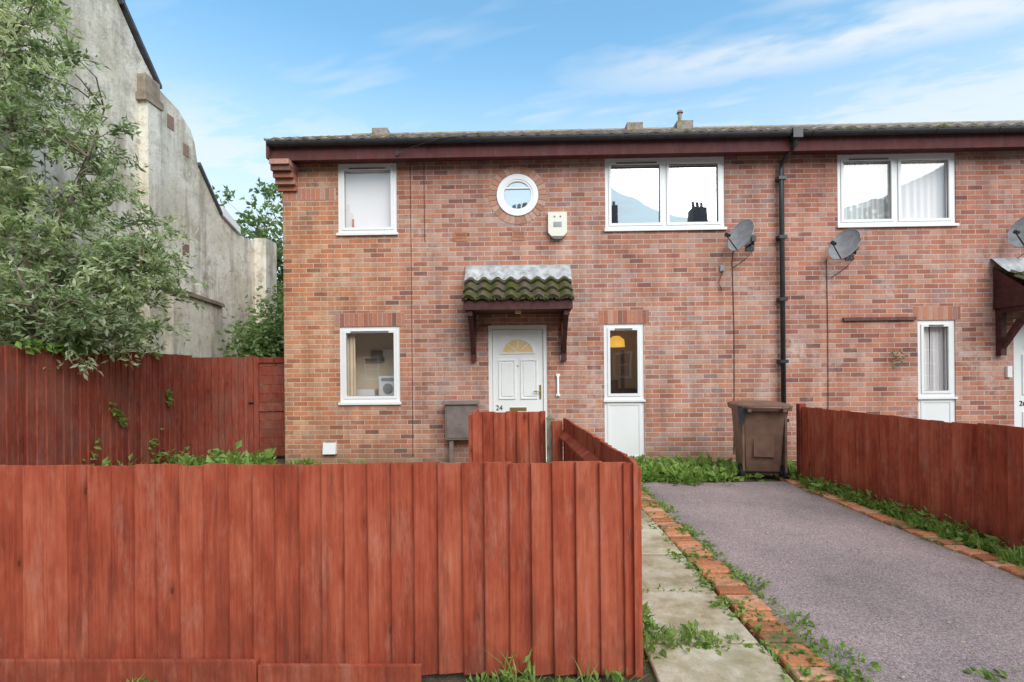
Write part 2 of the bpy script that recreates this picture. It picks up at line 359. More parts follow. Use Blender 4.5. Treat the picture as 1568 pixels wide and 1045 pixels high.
def window(par,x0,x1,z0,z1,panes=1,inner=True,sill=True,gl='glass',vent=True):
    mb=MB(); frame_rect(mb,x0,x1,z0,z1,YW,YW+.07,.055)
    g=MB(); n=panes; mw=.06
    edges=[x0+.055+i*(x1-x0-.11)/n for i in range(n+1)]
    for i in range(n):
        a=edges[i]+(mw/2 if i>0 else 0); b=edges[i+1]-(mw/2 if i<n-1 else 0)
        if i<n-1: mb.box(edges[i+1]-mw/2,edges[i+1]+mw/2,YW+.004,YW+.066,z0+.055,z1-.055)
        if inner:
            frame_rect(mb,a+.002,b-.002,z0+.057,z1-.057,YW-.012,YW+.05,.04); q=.04
        else: q=0
        g.quad((a+q,YW+.03,z0+.055+q),(b-q,YW+.03,z0+.055+q),(b-q,YW+.03,z1-.055-q),(a+q,YW+.03,z1-.055-q))
    if sill: mb.box(x0-.02,x1+.02,YF-.035,YW,z0-.035,z0+.004)
    mb.build('window_frame',[M['upvc']],par); g.build('window_glass',[M[gl]],par)
    v=MB()
    for i in range(n):
        a=edges[i]+(mw/2 if i>0 else 0)+.04; b=edges[i+1]-(mw/2 if i<n-1 else 0)-.04
        frame_rect(v,a,b,z0+.095,z1-.095,YW+.012,YW+.028,.006)
    if vent:
        a,b=edges[0]+.12,edges[1]-.12
        v.box(a,b,YW-.022,YW-.0125,z1-.088,z1-.068)
    v.build('gaskets_and_vent',[M['meter']],par)
def room(par,x0,x1,z0,z1,dep=2.6,ex=.6):
    mb=MB(); a,b=x0-ex,x1+ex; c,d=z0-.9,z1+.2; y0=YF+.101; y1=y0+dep
    mb.quad((a,y1,c),(b,y1,c),(b,y1,d),(a,y1,d),0); mb.quad((a,y0,c),(a,y1,c),(a,y1,d),(a,y0,d),0)
    mb.quad((b,y0,c),(b,y1,c),(b,y1,d),(b,y0,d),0); mb.quad((a,y0,c),(b,y0,c),(b,y1,c),(a,y1,c),1); mb.quad((a,y0,d),(b,y0,d),(b,y1,d),(a,y1,d),0)
    mb.build('room_interior',[M['cream'],M['carpet'],M['upvc']],par)
def curtain(par,x0,x1,z0,z1,y,mat,amp=.02,per=.09):
    mb=MB(); n=int((x1-x0)/per*8); vs=[];fs=[]
    for i in range(n+1):
        x=x0+(x1-x0)*i/n; o=amp*math.sin(2*math.pi*(x-x0)/per+1.3*math.sin(x*7))
        vs+= [(x,y+o*.5,z1),(x+.004*math.sin(x*30),y+o,(z0+z1)/2),(x,y+o*1.2,z0)]
    for i in range(n):
        for k in range(2): fs.append((i*3+k,i*3+k+1,i*3+4+k,i*3+3+k))
    mb.poly(vs,fs,0,.5,True); mb.build('curtain',[mat],par)
def soldier(mb,x0,x1,z0,h=.215,y=YF):
    mb.box(x0,x1,y-.0015,y+.002,z0,z0+h,1)
    x=x0
    while x<x1-.03:
        mb.box(x+.004,min(x+.071,x1),y-.004,y-.0018,z0+.004,z0+h-.004,0); x+=.075
def corrug(mb,x0,x1,ya,za,yb,zb,per,amp,courses,lift=.02,m=0):
    n=max(2,int((x1-x0)/per*8)); L=math.hypot(yb-ya,zb-za); ny=-(zb-za)/L; nz=(yb-ya)/L
    for c in range(courses):
        t0=c/courses-(.02 if c else 0); t1=(c+1)/courses; vs=[];fs=[]
        for k,(t,l) in enumerate(((t0,-.004),(t0,lift),(t1,.0))):
            for i in range(n+1):
                x=x0+(x1-x0)*i/n; w=(.5+.5*math.sin(2*math.pi*x/per)); h=amp*w**.7+l+.002*math.sin(c*7.1+int(x/per)*3.7)
                if k==0: h-=.012
                vs.append((x,ya+(yb-ya)*t+ny*h,za+(zb-za)*t+nz*h))
        for k in range(2):
            for i in range(n):
                a=k*(n+1)+i; fs.append((a,a+1,a+n+2,a+n+1))
        mb.poly(vs,fs,m,R(),False)
m=NT('moss_pad'); c=m.coord(); m.pbr(m.mix(m.noise(c,40,3),(.050,.058,.015),(.155,.155,.05)),.95,m.bump(m.noise(c,150,2),.8,.01),.1); mossm=m.mat
def canopy(par,cx,w=1.60):
    x0,x1=cx-w/2,cx+w/2
    mb=MB()
    corrug(mb,x0,x1,YF-.68,2.42,YF-.12,2.86,.2,.06,3,.045)
    mb.build('canopy_tiles',[M['mossytile']],par)
    mo=MB()
    for i in range(620):
        row=random.choice((0,0,1,1,2)); t=min(.97,(row+abs(random.gauss(.05,.20)))/3.)
        k=round(U(x0,x1)/.2+.25); x=(k-.25)*.2+random.gauss(0,.045)
        if not (x0+.02<x<x1-.02): continue
        y=YF-.68+.56*t-.03; z=2.42+.44*t+U(.02,.045)
        s=U(.008,.022)
        vs=[(x+s*math.cos(q*1.047)*U(.7,1.2),y+s*math.sin(q*1.047)*U(.7,1.2),z-.018) for q in range(6)]+[(x,y-.01,z+s*.45)]
        mo.poly(vs,[(q,(q+1)%6,6) for q in range(6)],0,R(),True)
    mo.build('canopy_moss',[mossm],par)
    mb=MB()
    n=40; vs=[];fs=[]
    for j,(yy,zz) in enumerate(((YF-.004,3.07),(YF-.03,3.06),(YF-.16,2.93),(YF-.29,2.815))):
        for i in range(n+1):
            x=x0-.01+(w+.02)*i/n; b=(.022*math.sin(2*math.pi*x/.2)+.008*math.sin(x*31)) if j>1 else 0
            vs.append((x,yy,zz+b))
    for j in range(3):
        for i in range(n):
            a=j*(n+1)+i; fs.append((a,a+1,a+n+2,a+n+1))
    mb.poly(vs,fs,0,.5,True); mb.build('lead_flashing',[M['lead']],par)
    mb=MB()
    mb.box(x0+.02,x1-.02,YF-.66,YF-.63,2.30,2.44)
    mb.box(x0+.025,x0+.05,YF-.63,YF-.002,2.30,2.42); mb.box(x1-.05,x1-.025,YF-.63,YF-.002,2.30,2.42)
    mb.prism([(YF-.64,2.42),(YF-.002,2.42),(YF-.002,2.94),(YF-.10,2.85)],'x',x0+.03,x0+.05)
    mb.prism([(YF-.64,2.42),(YF-.002,2.42),(YF-.002,2.94),(YF-.10,2.85)],'x',x1-.05,x1-.03)
    mb.box(x0+.05,x1-.05,YF-.63,YF-.002,2.31,2.325)
    for xx in (x0+.06,x1-.14):
        mb.box(xx,xx+.08,YF-.09,YF-.002,1.58,2.30)
        mb.box(xx,xx+.08,YF-.62,YF-.09,2.22,2.299)
        mb.prism([(YF-.09,1.68),(YF-.09,1.80),(YF-.30,2.10),(YF-.47,2.22),(YF-.58,2.22),(YF-.36,2.03)],'x',xx+.01,xx+.07)
    mb.build('canopy_timber',[M['dark']],par)
M['goldmetal']=simple('brass',(.55,.42,.18),.3,.1,5,.5,.8)
def front_door(par,x0,x1,num):
    zt=2.135; mb=MB()
    mb.box(x0,x0+.06,YW,YW+.08,.05,zt); mb.box(x1-.06,x1,YW,YW+.08,.05,zt); mb.box(x0+.06,x1-.06,YW,YW+.08,zt-.06,zt)
    mb.box(x0-.01,x1+.01,YF-.04,YW+.08,.0,.05)
    a,b=x0+.066,x1-.066; cx=(a+b)/2
    mb.box(a,b,YW+.02,YW+.065,.055,zt-.066)
    for (p,q,r,s) in ((a+.09,cx-.04,.2,.72),(cx+.04,b-.09,.2,.72),(a+.09,cx-.04,.98,1.60),(cx+.04,b-.09,.98,1.60)):
        frame_rect(mb,p,q,r,s,YW+.006,YW+.0198,.02); mb.box(p+.045,q-.045,YW+.008,YW+.0198,r+.045,s-.045)
    def arc(r,n=16,cy=1.69,sx=1.): return [(cx+r*sx*math.cos(math.pi*k/n),cy+r*.85*math.sin(math.pi*k/n)) for k in range(n+1)]
    o=arc(.27); i=arc(.235,cy=1.71)
    for k in range(16):
        mb.prism([o[k],o[k+1],i[k+1],i[k]],'y',YW+.004,YW+.0198)
    mb.prism([(cx-.27,1.69),(cx+.27,1.69),(cx+.235,1.71),(cx-.235,1.71)],'y',YW+.004,YW+.0198)
    for an in (45,90,135):
        c_,s_=math.cos(math.radians(an)),math.sin(math.radians(an)); p=Vector((cx,0,1.71)); d=Vector((c_,0,s_*.85)); nn=Vector((-s_,0,c_))*.006
        A=p+d*.07;B=p+d*.235
        mb.prism([(A+nn).xz[:],(B+nn).xz[:],(B-nn).xz[:],(A-nn).xz[:]],'y',YW+.006,YW+.0198)
    mb.build('front_door',[M['doorw']],par)
    mb=MB(); mb.prism(i,'y',YW+.013,YW+.0195); mb.build('fanlight',[M['gold']],par)
    mb=MB(); mb.box(b-.06,b-.03,YW+.008,YW+.0198,.98,1.2); mb.tube([(b-.045,YW+.01,1.1),(b-.045,YW-.03,1.1),(b-.15,YW-.03,1.1)],.009,8)
    mb.box(cx-.13,cx+.13,YW+.006,YW+.0195,.80,.85)
    mb.tube([(cx,YW+.02,1.50),(cx,YW+.01,1.50)],.012,10)
    mb.build('door_handle',[M['goldmetal']],par)
    cu=bpy.data.curves.new('door_number','FONT'); cu.body=num; cu.size=.11; cu.extrude=.003; cu.materials.append(M['black'])
    t=bpy.data.objects.new('door_number',cu); scene.collection.objects.link(t); t.rotation_euler=(math.pi/2,0,0); t.location=(a+.04,YW+.0145,.81); t.parent=par
def narrow_win(par,x0,x1):
    window(par,x0,x1,.955,2.135,1,True,False,'glass',True)
    mb=MB(); mb.box(x0,x1,YW+.002,YW+.07,.0,.953); frame_rect(mb,x0+.05,x1-.05,.05,.90,YW-.006,YW+.0015,.03); 
    mb.box(x0-.015,x1+.015,YF-.02,YW+.0,.925,.958); mb.build('panel_below_window',[M['upvc']],par)

H=empty('brick_house')
ops=[(-2.864,-1.935,3.608,4.705),(-2.86,-1.91,.95,2.14),(1.324,3.168,3.608,4.713),(1.282,1.899,0,2.135),(-.519,.399,0,2.135)]
rc=(-.039,4.165)
opsr=ops+[(rc[0]-.5,rc[0]+.5,rc[1]-.5,rc[1]+.5,1)]
w=MB(); wall_open(w,-3.743,4.03,-.05,4.93,opsr)
nseg=48; vs=[];fs=[]
for k in range(nseg):
    t=2*math.pi*k/nseg; c_,s_=math.cos(t),math.sin(t); q=.5/max(abs(c_),abs(s_))
    vs+= [(rc[0]+.31*c_,YF,rc[1]+.31*s_),(rc[0]+q*c_,YF,rc[1]+q*s_),(rc[0]+.31*c_,YF+.1,rc[1]+.31*s_)]
for k in range(nseg):
    a=3*k;b=3*((k+1)%nseg); fs+= [(a,a+1,b+1,b),(a,b,b+2,a+2)]
w.poly(vs,fs,0)
w.poly([(-3.743,YF,-.05),(-3.743,14.95,-.05),(-3.743,14.95,4.9),(-3.743,11.3,6.75),(-3.743,YF,4.93)],[(0,1,2,3,4)])
w.quad((-3.743,14.95,-.05),(4.03,14.95,-.05),(4.03,14.95,4.9),(-3.743,14.95,4.9))
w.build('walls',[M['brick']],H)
w=MB()
soldier(w,-2.93,-1.84,2.142); soldier(w,1.20,1.98,2.137); 
soldier(w,-3.743,-2.9,4.14,.19); 
for i,(dz,pr) in enumerate(((4.28,.05),(4.36,.12),(4.44,.19),(4.52,.26),(4.60,.30))):
    w.box(-3.80,-3.50,YF-pr,YF-.001,dz,dz+.074,0)
w.build('brick_details',[M['brickunit'],M['mortar']],H)
w=MB()
N=30
for k in range(N):
    t0=2*math.pi*(k+.06)/N; t1=2*math.pi*(k+.94)/N
    w.prism([(rc[0]+r_*math.cos(t),rc[1]+r_*math.sin(t)) for r_,t in ((.335,t0),(.455,t0),(.455,t1),(.335,t1))],'y',YF-.006,YF-.002)
w.build('round_brick_arch',[M['ringbrick']],H)
w=MB()
def ring(mb,r0,r1,y0,y1,m=0,n=40):
    for k in range(n):
        t0=2*math.pi*k/n;t1=2*math.pi*(k+1)/n
        mb.prism([(rc[0]+r_*math.cos(t),rc[1]+r_*math.sin(t)) for r_,t in ((r0,t0),(r1,t0),(r1,t1),(r0,t1))],'y',y0,y1,m)
ring(w,.245,.325,YF-.02,YF+.06); ring(w,.215,.246,YF-.012,YF+.05); w.box(rc[0]-.216,rc[0]+.216,YF-.008,YF+.03,rc[1]+.10,rc[1]+.125)
w.build('round_window_frame',[M['upvc']],H)
w=MB(); w.prism([(rc[0]+.22*math.cos(2*math.pi*k/32),rc[1]+.22*math.sin(2*math.pi*k/32)) for k in range(32)],'y',YF+.02,YF+.022); w.build('round_window_glass',[M['glassU']],H)
w=MB(); w.box(rc[0]-.3,rc[0]+.3,YF+.13,YF+.14,rc[1]-.3,rc[1]+.3); w.build('round_window_blind',[M['blind']],H)

window(H,*ops[0],1,True,True,'glass')
w=MB(); w.box(-2.95,-1.85,YF+.125,YF+.13,3.5,4.8); w.build('roller_blind',[M['blind']],H)
w=MB(); w.tube([(-2.66,YF+.10,3.66),(-2.66,YF+.10,3.72),(-2.66,YF+.10,3.80),(-2.66,YF+.10,3.86)],[.018,.018,.012,.016],10); w.build('sill_vase',[M['terra']],H)
window(H,*ops[1],1,True,True,'glass'); room(H,-2.86,-1.91,.95,2.14,.72,.06)
curtain(H,-2.84,-2.66,.9,2.1,YF+.13,M['beige'],.014,.06)
window(H,*ops[2],2,True,True,'glassU'); room(H,1.33,3.15,3.7,4.6,2.2,.4)
w=MB(); w.box(1.36,3.14,YF+.13,YF+.135,4.45,4.75); w.build('roller_blind',[M['blind']],H)
narrow_win(H,1.282,1.899); room(H,1.282,1.899,.95,2.13,1.2,.2)
w=MB(); w.tube([(1.56,8.1,1.98),(1.56,8.1,1.92),(1.56,8.1,1.80)],[.05,.13,.14],16); w.build('pendant_lampshade',[M['lamp']],H)
w=MB(); w.box(1.30,1.62,8.3,8.6,.1,1.25,0); w.box(1.66,1.71,8.2,8.24,.1,1.75,0); w.box(1.62,1.95,8.3,8.7,.1,1.10,0); w.build('dark_cabinet',[M['dark']],H)
w=MB(); w.box(-2.70,-2.38,8.38,8.45,1.62,1.66,0); w.box(-2.12,-2.09,8.3,8.33,.2,2.0,0); w.box(-2.60,-2.40,8.40,8.46,1.66,1.80,0); w.build('kitchen_shelving',[M['meter']],H)
w=MB(); w.box(-2.36,-2.06,8.05,8.3,.9,1.36,0); w.box(-2.75,-2.45,8.1,8.3,.9,1.14,0); w.box(-2.5,-2.05,8.42,8.46,1.70,1.82,0); w.build('kitchen_units',[M['upvc']],H)
w=MB(); w.tube([(-2.21,8.049,1.16),(-2.21,8.03,1.16)],.08,16); w.box(-2.32,-2.10,8.035,8.049,1.29,1.33); w.build('appliance_door',[M['grey']],H)
front_door(H,-.519,.399,'24')
canopy(H,-.045)
def roof(par,x0,x1,name='roof_tiles'):
    mb=MB(); corrug(mb,x0,x1,7.33,4.935,11.3,6.90,.22,.03,11,.02)
    mb.quad((x0,11.3,6.90),(x1,11.3,6.90),(x1,15.2,4.9),(x0,15.2,4.9))
    mb.build(name,[M['rooftile']],par)
    mb=MB(); x=x0
    while x<x1-.1:
        e=min(x+.43,x1); mb.tube([(x,11.3,6.87),(e,11.3,6.87)],[.10,.105],10); x=e+.01
    mb.build('ridge_tiles',[M['rooftile']],par)
def eaves(par,x0,x1):
    mb=MB(); mb.box(x0,x1,7.42,7.445,4.675,4.91); mb.box(x0,x1,7.446,YF-.001,4.715,4.73); mb.build('fascia_and_soffit',[M['fascia']],par)
    mb=MB(); prof=[]; zc=4.925
    for k in range(9):
        t=math.pi+math.pi*k/8; prof.append((7.358+.060*math.cos(t),zc+.066*math.sin(t)))
    for k in range(8,-1,-1):
        t=math.pi+math.pi*k/8; prof.append((7.358+.054*math.cos(t),zc+.060*math.sin(t)))
    mb.prism(prof,'x',x0-.02,x1)
    x=x0+.3
    while x<x1:
        pr=[(7.358+.067*math.cos(math.pi+math.pi*k/8),zc+.073*math.sin(math.pi+math.pi*k/8)) for k in range(9)]
        mb.prism(pr,'x',x,x+.035); x+=.9
    mb.build('gutter',[M['black']],par,True)
roof(H,-3.86,4.03); eaves(H,-3.80,4.03)
w=MB()
w.prism([(7.34,4.68),(7.66,4.68),(7.66,4.93),(11.3,6.72),(11.3,6.89),(7.34,4.93)],'x',-3.84,-3.80)
w.box(-3.80,-3.60,7.446,YF-.001,4.675,4.713); w.build('bargeboard',[M['fascia']],H)
w=MB()
for x,hh in ((-3.2,.05),(2.62,.06),(3.75,.08)):
    w.box(x-.18,x+.18,11.15,11.45,6.85,6.98+hh,0)
w.tube([(3.68,11.3,6.9),(3.68,11.3,7.30)],.045,10); w.tube([(3.68,11.3,7.30),(3.68,11.3,7.36)],[.075,.05],10)
w.build('roof_vents',[M['rooftile']],H)
w=MB(); w.prism([(.43,3.56),(.50,3.48),(.65,3.48),(.72,3.56),(.72,3.87),(.43,3.87)],'y',YF-.07,YF-.002)
w.build('alarm_box',[simple('alarm_cream',(.86,.84,.73),.45,.04)],H)
w=MB(); w.prism([(.46,3.50),(.52,3.455),(.63,3.455),(.69,3.50)],'y',YF-.075,YF-.003); w.tube([(.53,YF-.066,3.80),(.53,YF-.073,3.80)],.014); w.tube([(.62,YF-.066,3.80),(.62,YF-.073,3.80)],.014)
w.build('alarm_details',[M['meter']],H)
w=MB(); w.box(.51,.64,YF-.0735,YF-.0705,3.64,3.72); w.build('alarm_label',[M['grey']],H)
w=MB()
for x in (-.94,-.03):
    frame_rect(w,x-.1,x+.1,3.46,3.60,YF-.01,YF-.002,.015)
    for k in range(5): w.box(x-.085,x+.085,YF-.006,YF-.002,3.478+k*.024,3.49+k*.024)
w.build('air_bricks',[M['terra']],H)
w=MB(); w.box(-1.175,-.695,YF-.20,YF-.002,.38,.92); w.prism([(YF-.23,.92),(YF-.002,.92),(YF-.002,.97)],'x',-1.20,-.67)
w.box(-1.15,-.72,YF-.21,YF-.2005,.41,.89); w.box(-1.12,-1.06,YF-.17,YF-.1,.0,.38); w.box(-.99,-.92,YF-.215,YF-.2105,.62,.66)
w.build('meter_box',[M['meter']],H)
w=MB(); w.box(-3.10,-2.94,YF-.05,YF-.002,.17,.33); w.prism([(YF-.07,.15),(YF-.05,.33),(YF-.002,.33),(YF-.002,.15)],'x',-3.12,-2.92); w.build('vent_cover',[M['upvc']],H)
w=MB(); w.tube([(.56,YF-.03,1.03),(.56,YF-.03,1.36)],.016,8); w.box(.53,.59,YF-.03,YF-.002,1.33,1.37); w.box(.53,.59,YF-.03,YF-.002,1.02,1.06); w.box(.60,.70,YF-.03,YF-.002,1.58,1.66); w.build('door_grab_rail',[M['upvc']],H)
w=MB(); w.box(-.09,.0,YF-.5,YF-.40,2.265,2.309); w.build('porch_light',[M['porch']],H)
w=MB(); w.tube([(4.10,7.36,4.88),(4.10,7.36,4.74),(4.06,7.45,4.66),(4.0,7.56,4.56),(4.0,7.575,4.45),(4.0,7.575,.05)],.036,10)
w.box(4.03,4.17,7.285,7.43,4.82,4.96)
for z in (4.3,3.4,2.45,1.5,.6): w.box(3.94,4.06,7.53,YF-.001,z,z+.05)
w.build('downpipe',[M['black']],H)
w=MB(); w.tube([(-1.72,YF-.001,4.7),(-1.715,YF-.001,3.0),(-1.72,YF-.001,.1)],.005,6)
w.tube([(-1.5,YF-.006,4.7),(-1.5,YF-.006,3.5),(-1.49,YF-.006,3.46)],.005,6)
w.tube([(3.30,YF-.01,3.3),(3.27,YF-.01,3.1),(3.29,YF-.01,2.0),(3.28,YF-.01,.9),(3.27,YF-.01,.1)],.006,6)
w.tube([(3.12,YF-.03,2.95),(3.05,YF-.03,2.75),(3.1,YF-.03,2.62)],.006,6)
w.build('wall_cables',[M['cable']],H)
w=MB(); w.tube([(-1.85,7.40,4.74),(-1.6,7.32,4.80),(-1.2,7.29,4.90),(-.6,7.29,4.97)],.005,6); w.box(-1.88,-1.84,7.40,7.419,4.71,4.77); w.build('phone_cable',[M['black']],H)
w=MB(); w.box(3.08,3.14,YF-.03,YF-.001,2.93,3.02); w.build('cable_junction_box',[M['grey']],H)

H2=empty('brick_house.001')
ops2=[(4.895,6.685,3.608,4.705),(6.087,6.655,0,2.135),(7.53,8.45,0,2.135),(9.6,10.5,3.6,4.7),(9.6,10.5,.95,2.14)]
w=MB(); wall_open(w,4.03,12.,-.05,4.93,ops2); w.quad((12,YF,-.05),(12,14.95,-.05),(12,14.95,4.9),(12,YF,4.9)); w.quad((4.03,14.95,-.05),(12,14.95,-.05),(12,14.95,4.9),(4.03,14.95,4.9)); w.build('walls',[M['brick2']],H2)
w=MB(); soldier(w,6.02,6.73,2.137); soldier(w,9.5,10.6,2.142); w.box(4.95,6.04,YF-.04,YF-.002,2.14,2.19,2); w.build('brick_details',[M['brickunit'],M['mortar'],M['cable']],H2)
window(H2,*ops2[0],2,True,True,'glass'); curtain(H2,4.9,5.79,3.6,4.7,YF+.125,M['lace'],.014); curtain(H2,5.79,6.7,3.6,4.7,YF+.125,M['blind'],.012,.12)
w=MB(); w.box(4.8,6.8,YF+.30,YF+.31,3.5,4.8); w.build('room_back',[M['grey']],H2)
narrow_win(H2,6.087,6.655); curtain(H2,6.09,6.35,.9,2.13,YF+.125,M['blind'],.012,.07); curtain(H2,6.38,6.66,.9,2.13,YF+.125,M['blind'],.012,.07); room(H2,6.087,6.655,.95,2.13,1.8,.3)
front_door(H2,7.53,8.45,'26'); canopy(H2,8.0)
window(H2,*ops2[3],1,True,True,'glassU'); window(H2,*ops2[4],1,True,True,'glassU')
roof(H2,4.03,12.1); eaves(H2,4.03,12.05)
w=MB(); w.tube([(4.71,YF-.01,3.1),(4.72,YF-.01,2.0),(4.71,YF-.01,.4)],.005,6); w.build('wall_cables',[M['cable']],H2)
w=MB(); w.box(7.40,7.47,YF-.04,YF-.002,1.25,1.42); w.build('doorbell',[M['upvc']],H2)

# ------------------------------------------------------------------ satellite dishes
def dish(x,z,dr=(-.62,-.72,.30),off=.28,rad=.235):
    d=Vector(dr).normalized(); c=Vector((x,YF-off,z)); s=d.cross(Vector((0,0,1))).normalized(); u=s.cross(d)
    P=empty('satellite_dish')
    mb=MB(); vs=[];fs=[]; nr,na=6,28
    for j in range(nr+1):
        q=j/nr
        for k in range(na):
            t=2*math.pi*k/na; vs.append(c+(s*math.cos(t)*.92+u*math.sin(t)*1.08)*rad*q+d*(.045*q*q-.02))
    for j in range(nr):
        for k in range(na): fs.append((j*na+k,j*na+(k+1)%na,(j+1)*na+(k+1)%na,(j+1)*na+k))
    mb.poly(vs,fs,0,.5,True)
    rim=[c+(s*math.cos(2*math.pi*k/na)*.92+u*math.sin(2*math.pi*k/na)*1.08)*rad+d*.025 for k in range(na+1)]
    mb.tube(rim,.006,6)
    mb.build('reflector',[M['grey']],P)
    mb=MB()
    b=c-d*.03; mb.tube([b,b-d*.06],.05,10)
    e=c-u*rad*1.05; f=c-u*rad*.55+d*.30
    mb.tube([b-u*.03,e,f],.010,6); mb.tube([f,f-d*.07+u*.015],.028,8)
    wv=Vector((x+.24,YF-.004,z-.03)); k=Vector((x+.22,YF-.17,z-.01))
    mb.tube([b-d*.05,k,k+Vector((.0,.0,-.1))],.016,8); mb.tube([k+Vector((0,0,-.06)),wv+Vector((0,0,-.04))],.016,8)
    mb.box(x+.18,x+.31,YF-.015,YF-.002,z-.16,z+.09); mb.box(k.x-.03,k.x+.03,k.y-.03,k.y+.03,k.z-.05,k.z+.03)
    mb.tube([wv,wv+Vector((.03,-.05,-.12)),wv+Vector((-.06,-.02,-.25)),wv+Vector((-.28,-.01,-.4))],.005,5)
    mb.build('mount_and_lnb',[M['black']],P)
dish(3.30,3.40,(-.84,-.40,.36)); dish(4.82,3.24,(-.80,-.42,.40)); dish(7.48,3.40,(-.88,-.34,.3))

# ------------------------------------------------------------------ fences
def fence(name,p0,p1,z0,h,side=1,bw=.108,mat='fence',rails=(.25,.75),step=None,hv=.006,posts=()):
    p0=Vector((*p0,0));p1=Vector((*p1,0)); d=(p1-p0); L=d.length; d.normalize(); n=Vector((d.y,-d.x,0))*side
    mb=MB(); k=0; t=0
    while t<L-.02:
        w_=min(bw*U(.90,1.10),L-t); dz=U(-hv,hv); hh=h+dz+(step(t/L) if step else 0)
        tilt=U(-.004,.004); rr_=R(); th_=U(.022,.030)
        cs=[(t,.008),(t,th_),(t+.004,th_+.002),(t+w_*.5,th_*.75),(t+w_+.012,.007),(t+w_+.012,.003)]; nc=len(cs)
        vs=[]
        for z in (z0+U(-.01,.01)*.6,z0+hh*.5,z0+hh-.004,z0+hh):
            for (a,b) in cs:
                q=p0+d*(a+(tilt*(z-z0)))+n*(b+.0015*math.sin(k*5+z*3)); vs.append((q.x,q.y,z))
        fs=[tuple(range(nc)),tuple(range(4*nc-1,3*nc-1,-1))]
        for j in range(3):
            for i in range(nc): fs.append((j*nc+i,j*nc+(i+1)%nc,(j+1)*nc+(i+1)%nc,(j+1)*nc+i))
        mb.poly(vs,fs,0,rr_); t+=w_; k+=1
    for rz in rails:
        z=z0+h*rz; vs=[]
        for tt in (0,L):
            for (b,zz) in ((.002,z-.04),(.002,z+.04),(-.045,z-.005),(-.045,z-.03)):
                q=p0+d*tt+n*b; vs.append((q.x,q.y,zz))
        mb.poly(vs,[(0,1,2,3),(7,6,5,4),(0,4,5,1),(1,5,6,2),(2,6,7,3),(3,7,4,0)],0)
    for pt in posts:
        q=p0+d*pt*L-n*.055; mb.box(q.x-.045,q.x+.045,q.y-.045,q.y+.045,-.05,z0+h-.03,0)
    return mb.build(name,[M[mat]],None,True)
FY=2.26
f=fence('fence',(-4.9,FY),(.50,FY),.02,.965,1,.108,'fence',(.2,.8),None,.0045,(.0,.3,.62,1.))
w=MB(); w.box(-4.9,-1.22,FY-.060,FY-.034,-.06,.095); w.box(-1.215,-.47,FY-.055,FY-.034,-.08,.075); w.build('gravel_board',[M['fence']],f)
w=MB(); w.box(.502,.52,FY-.03,FY+.05,.02,.985); w.build('end_board',[M['fence']],f)
fence('fence',(.50,FY+.06),(.37,4.45),.02,.965,1,.108,'fence',(.28,.84),None,.006,(1.,))
fence('fence',(-.47,4.62),(.21,4.62),.02,1.01,1,.108,'fence',(.25,.75),None,.006)
w=MB(); w.box(.225,.295,4.50,4.57,-.05,.97); w.prism([(.22,.97),(.30,.97),(.26,1.01)],'y',4.495,4.575); w.build('fence_post',[M['post']])
w=MB(); w.box(-.505,-.475,4.58,5.4,.02,1.0); w.build('fence_return',[M['fence']])
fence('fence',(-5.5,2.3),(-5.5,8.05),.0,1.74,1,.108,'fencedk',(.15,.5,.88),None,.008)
fence('fence',(3.50,6.15),(3.90,1.2),.0,.955,1,.108,'fence',(.25,.8),lambda t:-.014 if t<.42 else .0,.006,(.0,))
w=MB(); w.box(3.45,3.53,6.16,6.24,-.05,.97); w.build('fence_post',[M['fencedk']])
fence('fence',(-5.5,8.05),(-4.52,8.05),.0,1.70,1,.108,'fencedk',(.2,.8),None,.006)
w=MB(); w.box(-4.52,-4.44,8.0,8.08,0,1.72)
for k in range(11): w.box(-4.43,-3.77,8.03+.002*(k%2),8.055,.06+k*.148,.06+k*.148+.142)
w.box(-4.43,-4.35,8.0,8.029,.05,1.70); w.box(-3.85,-3.77,8.0,8.029,.05,1.70); w.box(-4.35,-3.85,8.005,8.029,1.60,1.69); w.box(-4.35,-3.85,8.005,8.029,.8,.88)
w.build('side_gate',[M['fencedk']])
w=MB(); w.tube([(-4.50,7.98,.95),(-4.42,7.98,.95)],.015,8); w.build('gate_latch',[M['black']])

# ------------------------------------------------------------------ wheelie bin
B=empty('wheelie_bin')
def loft(mb,secs,m=0):
    n=len(secs[0]); vs=[p for s_ in secs for p in s_]; fs=[tuple(range(n))[::-1],tuple(range((len(secs)-1)*n,len(secs)*n))]
    for j in range(len(secs)-1):
        for i in range(n): fs.append((j*n+i,j*n+(i+1)%n,(j+1)*n+(i+1)%n,(j+1)*n+i))
    mb.poly(vs,fs,m,.5)
def rr(cx,cy,w_,d_,z,c=.04):
    a,b=w_/2,d_/2
    return [(cx-a+c,cy-b,z),(cx+a-c,cy-b,z),(cx+a,cy-b+c,z),(cx+a,cy+b-c,z),(cx+a-c,cy+b,z),(cx-a+c,cy+b,z),(cx-a,cy+b-c,z),(cx-a,cy-b+c,z)]
mb=MB()
loft(mb,[rr(0,.02,.46,.42,.07),rr(0,.01,.48,.46,.20),rr(0,0,.54,.60,.80),rr(0,0,.56,.64,.90)])
loft(mb,[rr(0,0,.62,.70,.885),rr(0,0,.63,.71,.93)])
loft(mb,[rr(0,.0,.64,.74,.932,.05),rr(0,0,.64,.74,.955,.05),rr(0,.01,.56,.64,.975,.06),rr(0,.02,.42,.48,.985,.06)])
for sx in (-1,1):
    mb.box(sx*.20-.02,sx*.20+.02,-.43,-.34,.88,.95); mb.box(sx*.245-.012,sx*.245+.012,-.30,-.20,.12,.86)
mb.tube([(-.24,-.42,.93),(.24,-.42,.93)],.016,8)
mb.box(-.12,.12,-.268,-.24,.30,.60)
